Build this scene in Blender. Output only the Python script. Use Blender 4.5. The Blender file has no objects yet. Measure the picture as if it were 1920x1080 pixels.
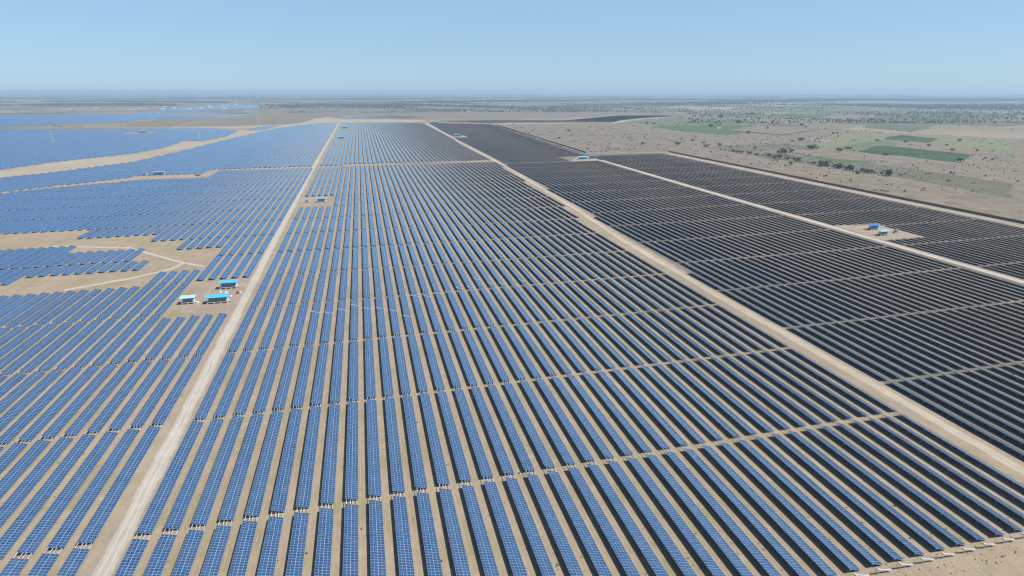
import bpy, bmesh, math, random
import numpy as np
from mathutils import Vector, Matrix
random.seed(7); rng = np.random.default_rng(7)
C = bpy.context.scene
COL = C.collection
R = math.radians
# ------------------------------------------------------------------ camera, sky, sun, exposure
F_PX, CAM_H = 1060.0, 123.0
PITCH = math.atan(370 / F_PX)
YAW = math.atan(288 / (F_PX / math.cos(PITCH)))
cam = bpy.data.cameras.new('camera'); camo = bpy.data.objects.new('camera', cam); COL.objects.link(camo)
cam.sensor_width = 36; cam.lens = 36 * F_PX / 1920; cam.clip_start = 0.5; cam.clip_end = 200000
camo.location = (0, 0, CAM_H); camo.rotation_euler = (R(90) - PITCH, 0, -YAW)
C.camera = camo
SUN_DIR = Vector((1.16, -0.62, 1.85)).normalized()          # towards the sun
sun = bpy.data.lights.new('sun', 'SUN'); suno = bpy.data.objects.new('sun', sun); COL.objects.link(suno)
sun.energy = 5.0; sun.angle = R(0.53); sun.color = (1.0, 0.95, 0.88)
suno.rotation_euler = SUN_DIR.to_track_quat('Z', 'Y').to_euler(); suno.location = (0, 0, 400)
w = bpy.data.worlds.new('World'); C.world = w; w.use_nodes = True
nt = w.node_tree; nt.nodes.clear()
sky = nt.nodes.new('ShaderNodeTexSky'); sky.sky_type = 'NISHITA'; sky.sun_disc = False
sky.sun_elevation = math.asin(SUN_DIR.z); sky.sun_rotation = math.atan2(SUN_DIR.x, SUN_DIR.y)
sky.altitude = 0; sky.air_density = 0.68; sky.dust_density = 0.5; sky.ozone_density = 7.0
bg = nt.nodes.new('ShaderNodeBackground'); bg.inputs['Strength'].default_value = 0.104
wo = nt.nodes.new('ShaderNodeOutputWorld')
# thin high haze: the sky pales towards the horizon
tcw = nt.nodes.new('ShaderNodeTexCoord'); sxz = nt.nodes.new('ShaderNodeSeparateXYZ'); nt.links.new(tcw.outputs['Generated'], sxz.inputs[0])
mrw = nt.nodes.new('ShaderNodeMapRange'); mrw.interpolation_type = 'SMOOTHSTEP'; mrw.inputs[1].default_value = 0.0; mrw.inputs[2].default_value = 0.6
mrw.inputs[3].default_value = 0.68; mrw.inputs[4].default_value = 0.1; nt.links.new(sxz.outputs[2], mrw.inputs[0])
mxw = nt.nodes.new('ShaderNodeMix'); mxw.data_type = 'RGBA'; mxw.inputs[7].default_value = (2.46, 3.72, 4.68, 1)
nt.links.new(mrw.outputs[0], mxw.inputs[0]); nt.links.new(sky.outputs[0], mxw.inputs[6]); nt.links.new(mxw.outputs[2], bg.inputs[0]); nt.links.new(bg.outputs[0], wo.inputs[0])
C.view_settings.view_transform = 'Standard'; C.view_settings.look = 'None'
C.view_settings.gamma = 1.0; C.view_settings.exposure = 0.60; C.view_settings.use_curve_mapping = False
C.render.engine = 'CYCLES'
C.cycles.filter_width = 1.2
C.cycles.max_bounces = 5; C.cycles.diffuse_bounces = 1; C.cycles.glossy_bounces = 2
C.cycles.volume_bounces = 1; C.cycles.transparent_max_bounces = 8

# ------------------------------------------------------------------ where a point of the view stands on the ground
_cp, _sp, _cy, _sy = math.cos(PITCH), math.sin(PITCH), math.cos(YAW), math.sin(YAW)
FW = np.array([_sy*_cp, _cy*_cp, -_sp]); RT = np.array([_cy, -_sy, 0.]); UP = np.cross(RT, FW)
def gp(px, py, z=0.0):
    d = FW*F_PX + RT*(px-960) + UP*(540-py); t = (z-CAM_H)/d[2]
    return (float(d[0]*t), float(d[1]*t))
def pix(X, Y, Z=0.0):
    v = np.array([X, Y, Z-CAM_H]); d = v@FW
    if d < 1: return (-9999, -9999)
    return (960+F_PX*(v@RT)/d, 540-F_PX*(v@UP)/d)

# ------------------------------------------------------------------ materials
def newmat(name):
    m = bpy.data.materials.new(name); m.use_nodes = True
    n = m.node_tree; b = n.nodes['Principled BSDF']; return m, n, b
def plain(name, col, rough=0.7, metal=0.0, spec=0.5, var=0.0, scale=3.0):
    m, n, b = newmat(name)
    col = tuple(x*.82 for x in col); b.inputs['Base Color'].default_value = (*col, 1); b.inputs['Roughness'].default_value = rough
    b.inputs['Metallic'].default_value = metal; b.inputs['Specular IOR Level'].default_value = spec
    if var:
        tc = n.nodes.new('ShaderNodeTexCoord'); no = n.nodes.new('ShaderNodeTexNoise'); no.inputs['Scale'].default_value = scale
        no.inputs['Detail'].default_value = 6
        mr = n.nodes.new('ShaderNodeMapRange'); mr.inputs[1].default_value = .3; mr.inputs[2].default_value = .7
        mr.inputs[3].default_value = 1-var; mr.inputs[4].default_value = 1+var
        mx = n.nodes.new('ShaderNodeVectorMath'); mx.operation = 'SCALE'; mx.inputs[0].default_value = col
        n.links.new(tc.outputs['Object'], no.inputs['Vector']); n.links.new(no.outputs[0], mr.inputs[0])
        n.links.new(mr.outputs[0], mx.inputs['Scale']); n.links.new(mx.outputs[0], b.inputs['Base Color'])
    return m
class NB:                                       # a small node builder
    def __init__(s, n): s.n = n
    def node(s, t, **k):
        x = s.n.nodes.new(t)
        for a, v in k.items(): setattr(x, a, v)
        return x
    def lk(s, a, b): s.n.links.new(a, b)
    def math(s, op, a, b=None, c=None):
        x = s.node('ShaderNodeMath', operation=op)
        for i, v in enumerate((a, b, c)):
            if v is None: continue
            if hasattr(v, 'is_output'): s.lk(v, x.inputs[i])
            else: x.inputs[i].default_value = v
        return x.outputs[0]
    def noise(s, vec, scale, detail=4, rough=.55, off=None):
        x = s.node('ShaderNodeTexNoise'); x.inputs['Scale'].default_value = scale
        x.inputs['Detail'].default_value = detail; x.inputs['Roughness'].default_value = rough
        s.lk(vec, x.inputs['Vector']); return x.outputs[0]
    def ramp(s, f, stops):
        x = s.node('ShaderNodeValToRGB'); r = x.color_ramp
        while len(r.elements) > 1: r.elements.remove(r.elements[-1])
        for i, (p, c) in enumerate(stops):
            e = r.elements[0] if i == 0 else r.elements.new(p)
            e.position = p; e.color = (*c, 1) if len(c) == 3 else c
        s.lk(f, x.inputs[0]); return x.outputs[0]
    def mix(s, f, a, b, bt='MIX'):
        x = s.node('ShaderNodeMix', data_type='RGBA', blend_type=bt)
        if hasattr(f, 'is_output'): s.lk(f, x.inputs[0])
        else: x.inputs[0].default_value = f
        for i, v in ((6, a), (7, b)):
            if hasattr(v, 'is_output'): s.lk(v, x.inputs[i])
            else: x.inputs[i].default_value = (*v, 1)
        return x.outputs[2]
def grey(v): return (v, v, v)

# ground: dry soil with grass mottling near, a patchwork of fallow and scrub far away
def soil(name, c0, c1, c2, tuft=(.20, .19, .10), tuft_amt=.5, scale=1.0, far=False, mott=.55):
    m, n, b = newmat(name); B = NB(n)
    P = B.node('ShaderNodeTexCoord').outputs['Object']
    mp = B.node('ShaderNodeMapping'); B.lk(P, mp.inputs[0]); mp.inputs['Scale'].default_value = (1.0, .25, 1.0)
    big = B.noise(P, .012*scale, 3); mid = B.noise(P, .11*scale, 5, .6); fine = B.noise(P, 1.6, 5, .7)
    streak = B.noise(mp.outputs[0], .9, 4, .6)
    c = B.ramp(big, [(.35, c0), (.5, c1), (.65, c2)])
    c = B.mix(B.ramp(mid, [(.40, grey(0)), (.68, grey(mott))]), c, tuple(x*.80 for x in c0))
    if mott > .6:
        c = B.mix(B.ramp(B.noise(P, .035, 6, .7), [(.46, grey(0)), (.62, grey(mott*.8))]), c, tuft)
        c = B.mix(B.ramp(B.noise(P, .35, 4, .7), [(.54, grey(0)), (.70, grey(mott*.7))]), c, tuple(x*.8 for x in tuft))
    if name == 'dry_ground':
        c = B.mix(B.ramp(B.noise(P, .045, 5, .65), [(.48, grey(0)), (.62, grey(.65))]), c, (.175, .158, .082))
        c = B.mix(B.ramp(B.noise(P, .55, 6, .75), [(.54, grey(0)), (.66, grey(.5))]), c, (.15, .125, .075))
        c = B.mix(B.ramp(B.noise(P, .23, 5, .7), [(.56, grey(0)), (.70, grey(.5))]), c, (.34, .285, .215))
        c = B.mix(B.ramp(B.noise(P, .028, 4, .6), [(.52, grey(0)), (.66, grey(.5))]), c, (.26, .185, .14))
        sp = B.node('ShaderNodeSeparateXYZ'); B.lk(P, sp.inputs[0])
        fx = B.math('FRACT', B.math('DIVIDE', B.math('ADD', sp.outputs[0], 71.2), 7.32))
        tr = B.math('MAXIMUM', B.math('LESS_THAN', B.math('ABSOLUTE', B.math('SUBTRACT', fx, .36)), .022), B.math('LESS_THAN', B.math('ABSOLUTE', B.math('SUBTRACT', fx, .60)), .022))
        tn = B.math('MULTIPLY', tr, B.ramp(mid, [(.42, grey(.05)), (.6, grey(.45))]))
        c = B.mix(tn, c, (.34, .275, .205))
    c = B.mix(B.ramp(streak, [(.55, grey(0)), (.75, grey(.45))]), c, tuple(min(1, x*1.18) for x in c2))
    c = B.mix(B.ramp(fine, [(.52, grey(0)), (.70, grey(tuft_amt))]), c, tuft)
    if 'gravel' in name:
        su = B.node('ShaderNodeSeparateXYZ'); B.lk(B.node('ShaderNodeUVMap').outputs[0], su.inputs[0])
        wv = B.math('MULTIPLY_ADD', B.noise(P, .02, 2), .24, -.12); u = B.math('ADD', su.outputs[0], wv)
        a_ = B.math('ABSOLUTE', B.math('SUBTRACT', B.math('ABSOLUTE', B.math('SUBTRACT', u, .5)), .17))
        tk = B.math('MULTIPLY', B.ramp(a_, [(.03, grey(.5)), (.085, grey(0))]), B.ramp(streak, [(.3, grey(.3)), (.6, grey(1))]))
        c = B.mix(tk, c, tuple(min(1, x*1.22) for x in c2))
        ed = B.ramp(B.math('MULTIPLY_ADD', B.noise(P, .5, 5, .7), .5, B.math('ABSOLUTE', B.math('SUBTRACT', su.outputs[0], .5))), [(.64, grey(0)), (.76, grey(.85))])
        c = B.mix(ed, c, (.25, .19, .145))
    if far:
        v = B.node('ShaderNodeTexVoronoi', feature='F1'); v.inputs['Scale'].default_value = .0042
        wob = B.node('ShaderNodeMix', data_type='VECTOR'); wob.inputs[0].default_value = .0
        nz = B.node('ShaderNodeTexNoise'); nz.inputs['Scale'].default_value = .004; B.lk(P, nz.inputs['Vector'])
        sc = B.node('ShaderNodeVectorMath', operation='MULTIPLY_ADD'); B.lk(nz.outputs[1], sc.inputs[0])
        sc.inputs[1].default_value = (160, 160, 0); B.lk(P, sc.inputs[2])
        B.lk(sc.outputs[0], v.inputs['Vector'])
        sep = B.node('ShaderNodeSeparateColor'); B.lk(v.outputs['Color'], sep.inputs[0])
        fieldc = B.ramp(sep.outputs[0], [(.0, (0.181, 0.134, 0.108)), (.22, (0.161, 0.134, 0.094)), (.34, (0.228, 0.178, 0.141)), (.5, (0.148, 0.114, 0.091)),
                                         (.62, (0.108, 0.111, 0.060)), (.72, (0.208, 0.161, 0.124)), (.88, (0.067, 0.087, 0.044)), (.93, (0.255, 0.208, 0.161))])
        n2 = B.noise(P, .0011, 4, .6); n3 = B.noise(P, .02, 5, .65)
        fieldc = B.mix(B.ramp(n2, [(.48, grey(0)), (.58, grey(.7))]), fieldc, (.07, .065, .05))
        fieldc = B.mix(B.ramp(n3, [(.48, grey(0)), (.66, grey(.5))]), fieldc, (.13, .125, .075))
        ln = B.node('ShaderNodeVectorMath', operation='LENGTH'); B.lk(P, ln.inputs[0])
        mr = B.node('ShaderNodeMapRange'); mr.inputs[1].default_value = 1900; mr.inputs[2].default_value = 3300
        B.lk(ln.outputs['Value'], mr.inputs[0])
        c = B.mix(mr.outputs[0], c, fieldc)
    B.lk(c, b.inputs['Base Color']); b.inputs['Roughness'].default_value = .95; b.inputs['Specular IOR Level'].default_value = .15
    bm_ = B.node('ShaderNodeBump'); bm_.inputs['Strength'].default_value = .35; bm_.inputs['Distance'].default_value = .15
    B.lk(fine, bm_.inputs['Height']); B.lk(bm_.outputs[0], b.inputs['Normal'])
    return m
M = {}
M['ground'] = soil('dry_ground', (0.224, 0.180, 0.127), (0.259, 0.207, 0.147), (0.279, 0.218, 0.157), far=True)
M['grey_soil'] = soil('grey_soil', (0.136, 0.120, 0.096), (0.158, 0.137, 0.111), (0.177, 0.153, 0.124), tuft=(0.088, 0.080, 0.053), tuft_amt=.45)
M['road'] = soil('pale_gravel', (0.298, 0.274, 0.231), (0.331, 0.305, 0.260), (0.357, 0.331, 0.286), tuft=(0.246, 0.214, 0.167), tuft_amt=.5)
M['road_pink'] = soil('pinkish_gravel', (0.277, 0.238, 0.187), (0.311, 0.267, 0.211), (0.344, 0.303, 0.240), tuft=(0.225, 0.195, 0.148), tuft_amt=.35)
M['pad'] = soil('bare_earth', (0.231, 0.184, 0.143), (0.264, 0.213, 0.167), (0.292, 0.238, 0.189), tuft=(0.204, 0.173, 0.129), tuft_amt=.3)
M['shoulder'] = soil('road_shoulder', (0.228, 0.185, 0.137), (0.257, 0.208, 0.155), (0.271, 0.227, 0.166), tuft=(0.157, 0.151, 0.094), tuft_amt=.45)
M['sand'] = soil('pale_sand', (0.253, 0.218, 0.166), (0.281, 0.243, 0.189), (0.298, 0.260, 0.204), tuft=(0.195, 0.170, 0.124), tuft_amt=.3, scale=.5)
M['scrub'] = soil('scrub_soil', (0.164, 0.136, 0.104), (0.183, 0.151, 0.113), (0.198, 0.158, 0.122), tuft=(0.092, 0.087, 0.052), tuft_amt=.6, scale=.6, mott=.75)
M['scrub_grey'] = soil('grey_scrub', (0.159, 0.132, 0.096), (0.176, 0.149, 0.109), (0.185, 0.155, 0.116), tuft=(0.100, 0.093, 0.059), tuft_amt=.6, scale=.6, mott=.75)
M['crop_a'] = soil('crop_light', (0.100, 0.122, 0.064), (0.125, 0.141, 0.077), (0.156, 0.158, 0.090), tuft=(0.075, 0.097, 0.045), scale=.7, mott=.9)
M['crop_b'] = soil('crop_green', (0.063, 0.096, 0.048), (0.074, 0.107, 0.051), (0.096, 0.118, 0.058), tuft=(0.052, 0.079, 0.034), scale=.7, mott=.9)
M['crop_c'] = soil('crop_dark', (0.028, 0.055, 0.020), (0.034, 0.063, 0.025), (0.044, 0.074, 0.027), tuft=(0.050, 0.062, 0.024), scale=.7, mott=.6)
M['crop_d'] = soil('crop_grey', (0.095, 0.098, 0.066), (0.115, 0.112, 0.076), (0.136, 0.126, 0.086), tuft=(0.075, 0.081, 0.046), scale=.7, mott=.9)
M['crop_e'] = soil('crop_yellow', (0.148, 0.152, 0.085), (0.166, 0.167, 0.095), (0.177, 0.174, 0.101), tuft=(0.107, 0.115, 0.061), scale=.7, mott=.9)
M['water'] = plain('water', (.35, .42, .47), .12)
M['alu'] = plain('aluminium', (.28, .40, .56), .40, .1)
M['purlin'] = plain('white_purlin', (.44, .46, .48), .5)
M['galv'] = plain('galvanised_steel', (.55, .57, .59), .5, .4)
M['back'] = plain('dark_backsheet', (.013, .010, .020), .6, spec=.12)
M['cyan'] = plain('cyan_sheet', (.06, .43, .66), .5, var=.22, scale=1.2)
M['cyan_pale'] = plain('pale_cyan_sheet', (.30, .60, .75), .5, var=.2, scale=1.2)
M['blue'] = plain('blue_sheet', (.05, .26, .62), .45, var=.08, scale=1.2)
M['cab'] = plain('grey_cabinet', (.30, .33, .36), .5, var=.1)
M['cab_dark'] = plain('dark_louvre', (.07, .08, .09), .5)
M['white'] = plain('white_paint', (.78, .78, .76), .5, var=.05)
M['conc'] = plain('concrete', (.46, .44, .41), .85, var=.12, scale=2)
M['red'] = plain('red_paint', (.42, .04, .04), .5)
M['wall'] = plain('precast_wall', (.16, .13, .12), .9, var=.15, scale=.4)
M['hwall'] = plain('house_wall', (.62, .58, .52), .85, var=.1)
M['hroof'] = plain('house_roof', (.30, .16, .11), .85, var=.1)
M['bark'] = plain('bark', (.10, .075, .055), .95, var=.2)
M['rubber'] = plain('black_rubber', (.02, .02, .02), .8)
def leaf(name, c):
    m, n, b = newmat(name); B = NB(n)
    g = B.node('ShaderNodeNewGeometry'); r = g.outputs['Random Per Island']
    oi = B.node('ShaderNodeObjectInfo')
    f = B.math('MULTIPLY_ADD', r, .6, B.math('MULTIPLY', oi.outputs['Random'], .4))
    B.lk(B.ramp(f, [(0, tuple(x*.6 for x in c)), (.5, c), (1, tuple(x*1.55 for x in c))]), b.inputs['Base Color'])
    b.inputs['Roughness'].default_value = .85; b.inputs['Specular IOR Level'].default_value = .2; return m
M['leaf'] = leaf('dark_leaves', (.045, .062, .030)); M['leaf_grey'] = leaf('grey_leaves', (.085, .095, .055))
M['leaf_dry'] = leaf('dry_grass_blades', (.22, .20, .10))

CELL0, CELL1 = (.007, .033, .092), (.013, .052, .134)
def cell_mat(name, drawn_frame):
    m, n, b = newmat(name); B = NB(n)
    uv = B.node('ShaderNodeUVMap').outputs[0]
    s = B.node('ShaderNodeSeparateXYZ'); B.lk(uv, s.inputs[0])
    u, v = s.outputs[0], s.outputs[1]
    fu, fv = B.math('FRACT', u), B.math('FRACT', v)
    oi = B.node('ShaderNodeObjectInfo')
    cb = B.node('ShaderNodeCombineXYZ'); B.lk(B.math('FLOOR', u), cb.inputs[0]); B.lk(B.math('FLOOR', v), cb.inputs[1])
    B.lk(B.math('MULTIPLY', oi.outputs['Random'], 913.), cb.inputs[2])
    wn = B.node('ShaderNodeTexWhiteNoise', noise_dimensions='3D'); B.lk(cb.outputs[0], wn.inputs[0])
    kk = 1.25 if drawn_frame else 1.0  # distant cells: grazing sheen and lightening with distance painted into the base colour
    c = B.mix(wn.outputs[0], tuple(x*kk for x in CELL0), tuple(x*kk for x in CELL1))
    # fine lines between cells, a wider one where the two half modules meet
    def line(f, k, wd):
        a = B.math('FRACT', B.math('MULTIPLY', f, k)); a = B.math('ABSOLUTE', B.math('SUBTRACT', a, .5))
        return B.math('GREATER_THAN', a, .5-wd)
    if not drawn_frame:
        g = B.math('MAXIMUM', line(fu, 12, .02), line(fv, 6, .012))
        mid = B.math('LESS_THAN', B.math('ABSOLUTE', B.math('SUBTRACT', fu, .5)), .010)
        c = B.mix(B.math('MULTIPLY', g, .30), c, (.35, .42, .52))
        c = B.mix(B.math('MULTIPLY', mid, .75), c, (.50, .56, .62))
    else:
        a = B.math('ABSOLUTE', B.math('SUBTRACT', fu, .5)); d = B.math('ABSOLUTE', B.math('SUBTRACT', fv, .5))
        fr = B.math('MAXIMUM', B.math('GREATER_THAN', a, .478), B.math('GREATER_THAN', d, .445))
        c = B.mix(fr, c, (.26, .37, .50))
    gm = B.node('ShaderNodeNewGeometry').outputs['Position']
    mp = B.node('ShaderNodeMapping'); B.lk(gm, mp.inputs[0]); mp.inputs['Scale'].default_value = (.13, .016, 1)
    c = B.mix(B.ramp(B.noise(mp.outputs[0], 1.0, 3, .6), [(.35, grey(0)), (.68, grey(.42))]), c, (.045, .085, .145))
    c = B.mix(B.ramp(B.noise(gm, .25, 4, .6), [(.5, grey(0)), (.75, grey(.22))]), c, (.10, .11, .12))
    B.lk(c, b.inputs['Base Color'])
    b.inputs['Roughness'].default_value = .14; b.inputs['Specular IOR Level'].default_value = .5; b.inputs['IOR'].default_value = 1.45
    return m
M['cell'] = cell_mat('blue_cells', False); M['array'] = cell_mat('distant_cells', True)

# ------------------------------------------------------------------ object helpers
def tag(o, label=None, cat=None, group=None, kind=None):
    if label: o['label'] = label
    if cat: o['category'] = cat
    if group: o['group'] = group
    if kind: o['kind'] = kind
    return o
def link(name, me, parent=None, loc=None):
    o = bpy.data.objects.new(name, me); COL.objects.link(o)
    if parent is not None: o.parent = parent
    if loc is not None: o.location = loc
    return o
def empty(name, loc, rz=0):
    o = bpy.data.objects.new(name, None); COL.objects.link(o); o.location = loc; o.rotation_euler = (0, 0, rz)
    o.empty_display_size = .5; return o
class MB:                                       # collects faces, then makes ONE mesh
    def __init__(s): s.v = []; s.f = []; s.m = []; s.uv = []
    def quad(s, p, mi=0, uv=None):
        k = len(s.v); s.v += [tuple(q) for q in p]; s.f.append(tuple(range(k, k+len(p)))); s.m.append(mi)
        s.uv.append(uv or [(0, 0)]*len(p))
    def box(s, c, d, mi=0, top=None, R_=None, topuv=None, botm=None):
        x, y, z = d[0]/2, d[1]/2, d[2]/2
        P = [Vector((a*x, b_*y, e*z)) for e in (-1, 1) for b_ in (-1, 1) for a in (-1, 1)]
        if R_: P = [R_ @ q for q in P]
        P = [q + Vector(c) for q in P]
        for idx, mm in (((0, 2, 3, 1), botm), ((4, 5, 7, 6), top), ((0, 1, 5, 4), None), ((1, 3, 7, 5), None), ((3, 2, 6, 7), None), ((2, 0, 4, 6), None)):
            s.quad([P[i] for i in idx], mi if mm is None else mm, topuv if (idx[0] == 4 and topuv) else None)
    def bar(s, a, b, t, mi=0, t2=None):
        a, b = Vector(a), Vector(b); d = b-a; L = d.length
        q = d.to_track_quat('Z', 'Y').to_matrix()
        s.box((a+b)/2, (t, t2 or t, L), mi, R_=q)
    def mesh(s, name, mats):
        me = bpy.data.meshes.new(name); me.from_pydata(s.v, [], s.f)
        me.polygons.foreach_set('material_index', s.m)
        ul = me.uv_layers.new(name='UVMap'); ul.data.foreach_set('uv', [x for f in s.uv for p in f for x in p])
        for m in mats: me.materials.append(M[m])
        me.update(); return me

# ------------------------------------------------------------------ ground and roads
def sheet(name, pts, mat, z, kind='structure', rough=0.0, step=12.0, seed=0):
    r = random.Random(seed)
    P = []
    for i in range(len(pts)):
        a, b = Vector(pts[i]).to_2d(), Vector(pts[(i+1) % len(pts)]).to_2d(); L = (b-a).length
        k = max(1, min(60, int(L/step))) if rough else 1
        nrm = Vector((-(b-a).y, (b-a).x)).normalized() if L > 0 else Vector((0, 0))
        for j in range(k):
            q = a.lerp(b, j/k)
            if rough and j: q = q + nrm*r.uniform(-rough, rough)
            P.append((q.x, q.y, z))
    bm = bmesh.new(); vs = [bm.verts.new(p) for p in P]; f = bm.faces.new(vs); f.normal_update()
    if f.normal.z < 0: f.normal_flip()
    bmesh.ops.triangulate(bm, faces=bm.faces[:])
    me = bpy.data.meshes.new(name); bm.to_mesh(me); bm.free(); me.materials.append(M[mat])
    return tag(link(name, me), kind=kind)
def road(name, line, width, mat, z, wob=.32, seg=3.0, seed=1):
    r = random.Random(seed); V = []; Fc = []
    pts = [Vector(p) for p in line]; dense = []
    for a, b in zip(pts, pts[1:]):
        L = (b-a).length; k = max(1, int(L/seg))
        dense += [a.lerp(b, i/k) for i in range(k)]
    dense.append(pts[-1])
    ws = (lambda i: width) if not isinstance(width, (list, tuple)) else (lambda i: width[0]+(width[1]-width[0])*i/len(dense))
    sl = sr = 0
    for i, p in enumerate(dense):
        d = (dense[min(i+1, len(dense)-1)]-dense[max(i-1, 0)]).normalized(); nn = Vector((-d.y, d.x))
        sl = .6*sl+r.uniform(-wob, wob); sr = .6*sr+r.uniform(-wob, wob); h = ws(i)/2
        a, b = p+nn*(h+sl), p-nn*(h+sr); V += [(a.x, a.y, z), (b.x, b.y, z)]
    for i in range(len(dense)-1): Fc.append((2*i, 2*i+1, 2*i+3, 2*i+2))
    me = bpy.data.meshes.new(name); me.from_pydata(V, [], Fc); me.materials.append(M[mat]); me.update()
    ul = me.uv_layers.new(name='UVMap'); vi = [l.vertex_index for l in me.loops]
    ul.data.foreach_set('uv', [x for q in vi for x in (q % 2, q//2)])
    return tag(link(name, me), kind='structure')
def G(L, z=0): return [gp(x, y, z) for x, y in L]

xs = [0]
while xs[-1] < 70000: xs.append(xs[-1] + max(60, xs[-1]*.22))
xs = [-x for x in xs[:0:-1]] + xs
V = [(x, y, 0) for y in xs for x in xs]; k = len(xs)
me = bpy.data.meshes.new('ground'); me.from_pydata(V, [], [(j*k+i, j*k+i+1, (j+1)*k+i+1, (j+1)*k+i) for j in range(k-1) for i in range(k-1)])
me.materials.append(M['ground']); tag(link('ground', me), kind='structure')

# scrubland and crops beyond the plant
sheet('scrubland', [(455, 1140), (475, 1600), (505, 2200), (1000, 2190), (1330, 2420), (1600, 2300), (1560, 1500), (1900, 900), (1500, 200), (640, 120), (628, 545), (634, 1100)], 'scrub', .02, rough=4, seed=3)
sheet('scrubland', G([(235, 233), (300, 223), (380, 221), (480, 222), (590, 222), (620, 226), (560, 231), (480, 235), (400, 236), (300, 238), (240, 239)]), 'scrub_grey', .02, rough=5, seed=4)
sheet('scrubland', G([(455, 218), (480, 205), (700, 200), (1000, 200), (1240, 214), (1040, 222), (800, 220), (640, 216), (560, 222)]), 'scrub_grey', .015, rough=8, seed=5)
fields = [
 ('crop_a', [(1175, 229), (1205, 224), (1275, 219), (1420, 224), (1440, 232), (1330, 234), (1240, 236)]),
 ('crop_b', [(1240, 236), (1330, 234), (1440, 234), (1445, 242), (1380, 252), (1345, 253), (1280, 246), (1215, 238)]),
 ('crop_d', [(1420, 224), (1520, 225), (1500, 240), (1445, 242), (1440, 232)]),
 ('crop_d', [(1320, 276), (1400, 272), (1480, 270), (1560, 278), (1480, 281), (1420, 284), (1370, 283)]),
 ('crop_e', [(1481, 270), (1530, 262), (1600, 246), (1680, 252), (1900, 262), (1900, 290), (1680, 262), (1620, 283), (1560, 279)]),
 ('crop_a', [(1556, 278), (1650, 262), (1680, 262), (1680, 274), (1645, 273), (1608, 283)]),
 ('crop_c', [(1608, 284), (1642, 273), (1700, 277), (1820, 290), (1790, 304), (1690, 292), (1660, 291)]),
 ('crop_c', [(1656, 260), (1685, 253), (1760, 260), (1740, 268), (1690, 264)]),
 ('crop_b', [(1480, 285), (1500, 287), (1560, 297), (1640, 304), (1620, 309), (1560, 303), (1510, 294)]),
 ('crop_d', [(1400, 286), (1475, 287), (1510, 295), (1560, 304), (1640, 308), (1720, 318), (1900, 345), (1900, 372), (1690, 333), (1600, 321), (1520, 307), (1440, 297)]),
 ('crop_d', [(1580, 226), (1680, 219), (1900, 226), (1900, 236), (1700, 232)]),
 ('crop_e', [(505, 212), (545, 215), (555, 221), (500, 221), (440, 220), (480, 215)]),
]
for i, (mt, L) in enumerate(fields): sheet('crop_field', G(L), mt, .05+.012*i, rough=7, step=30, seed=20+i)
for i in range(46):
    px, py = random.uniform(620, 1900), random.uniform(193, 214); 
    if i % 3 == 0: px, py = random.uniform(1290, 1900), random.uniform(205, 246)
    wd, ht = random.uniform(25, 110)*(py-150)/50, random.uniform(.8, 2.6)*((py-180)/14)**1.2
    if px-wd < 1280 and py > 205: continue
    q = [(px-wd*random.uniform(.8, 1), py+ht*random.uniform(-.3, .6)), (px+wd*random.uniform(.1, .5), py+ht), (px+wd, py-ht*random.uniform(0, .5)), (px-wd*random.uniform(.1, .5), py-ht)]
    sheet('field_patch', G(q), random.choice(['crop_d', 'crop_a', 'scrub_grey', 'crop_d', 'scrub', 'crop_b', 'pad']), .55+.02*i, rough=9, step=30, seed=60+i)
sheet('reservoir', G([(1555, 190.5), (1600, 189.4), (1680, 188.8), (1960, 188.6), (1960, 190.2), (1680, 191), (1600, 191.6)]), 'water', 1.4)
sheet('bare_strip', G([(560, 232), (585, 224), (615, 219), (640, 222.5), (700, 223.5), (795, 225), (800, 228), (740, 229), (625, 230.5), (590, 231)]), 'sand', .06, rough=4, step=9, seed=8)
sheet('bare_strip', G([(-300, 362), (100, 306), (240, 290), (300, 281), (345, 266), (380, 266), (425, 257), (445, 245), (470, 245), (500, 237), (560, 231), (600, 231), (560, 236), (520, 241), (420, 264), (330, 288), (240, 308), (100, 324), (-300, 380)]), 'sand', .07, rough=5, step=9, seed=9)
sheet('bare_strip', G([(-300, 246), (240, 241), (330, 239.6), (420, 238.6), (480, 235), (520, 234.4), (470, 240), (400, 241), (240, 243), (-300, 252)]), 'sand', .065, rough=2, seed=10)
road('dirt_track', G([(320, 239), (360, 231), (395, 224), (420, 222.5)]), 7, 'sand', .09, seed=11)
road('dirt_track', G([(-300, 236), (100, 233), (240, 228.5), (300, 223.5), (330, 222)]), 10, 'sand', .09, seed=12)

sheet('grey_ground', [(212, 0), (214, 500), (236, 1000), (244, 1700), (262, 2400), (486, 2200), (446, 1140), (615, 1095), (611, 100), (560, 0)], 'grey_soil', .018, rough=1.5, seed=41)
road('road_shoulder', [(-77.5, 20), (-79.3, 420), (-82.3, 700), (-84.5, 1300), (-86, 2480)], 11.5, 'shoulder', .04, seed=13)
road('service_road', [(-76.5, 20), (-77.6, 174), (-79.2, 330), (-81, 500), (-82, 700), (-84.3, 1056), (-85.2, 1350), (-85, 1700), (-87, 2500)], 5.6, 'road', .09, seed=14)
road('road_shoulder', [(210, 20), (211, 300), (214, 450), (222, 560), (232, 900), (240, 1630), (257, 2400)], 11, 'shoulder', .04, seed=15)
road('service_road', [(209, 20), (210.5, 210), (210.5, 300), (212.5, 440), (220, 560), (229, 800), (233, 960), (238, 1100), (241, 1630), (256, 2380)], (5.6, 8), 'road_pink', .09, seed=16)
road('service_road', [(-76, 1031), (0, 1036), (120, 1036), (236, 1034)], 15, 'pad', .07, seed=17)
road('service_road', [(-560, 770), (-430, 865), (-335, 950), (-300, 962), (-245, 966), (-226, 1024), (-88, 1029)], 26, 'pad', .065, seed=18)
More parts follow.
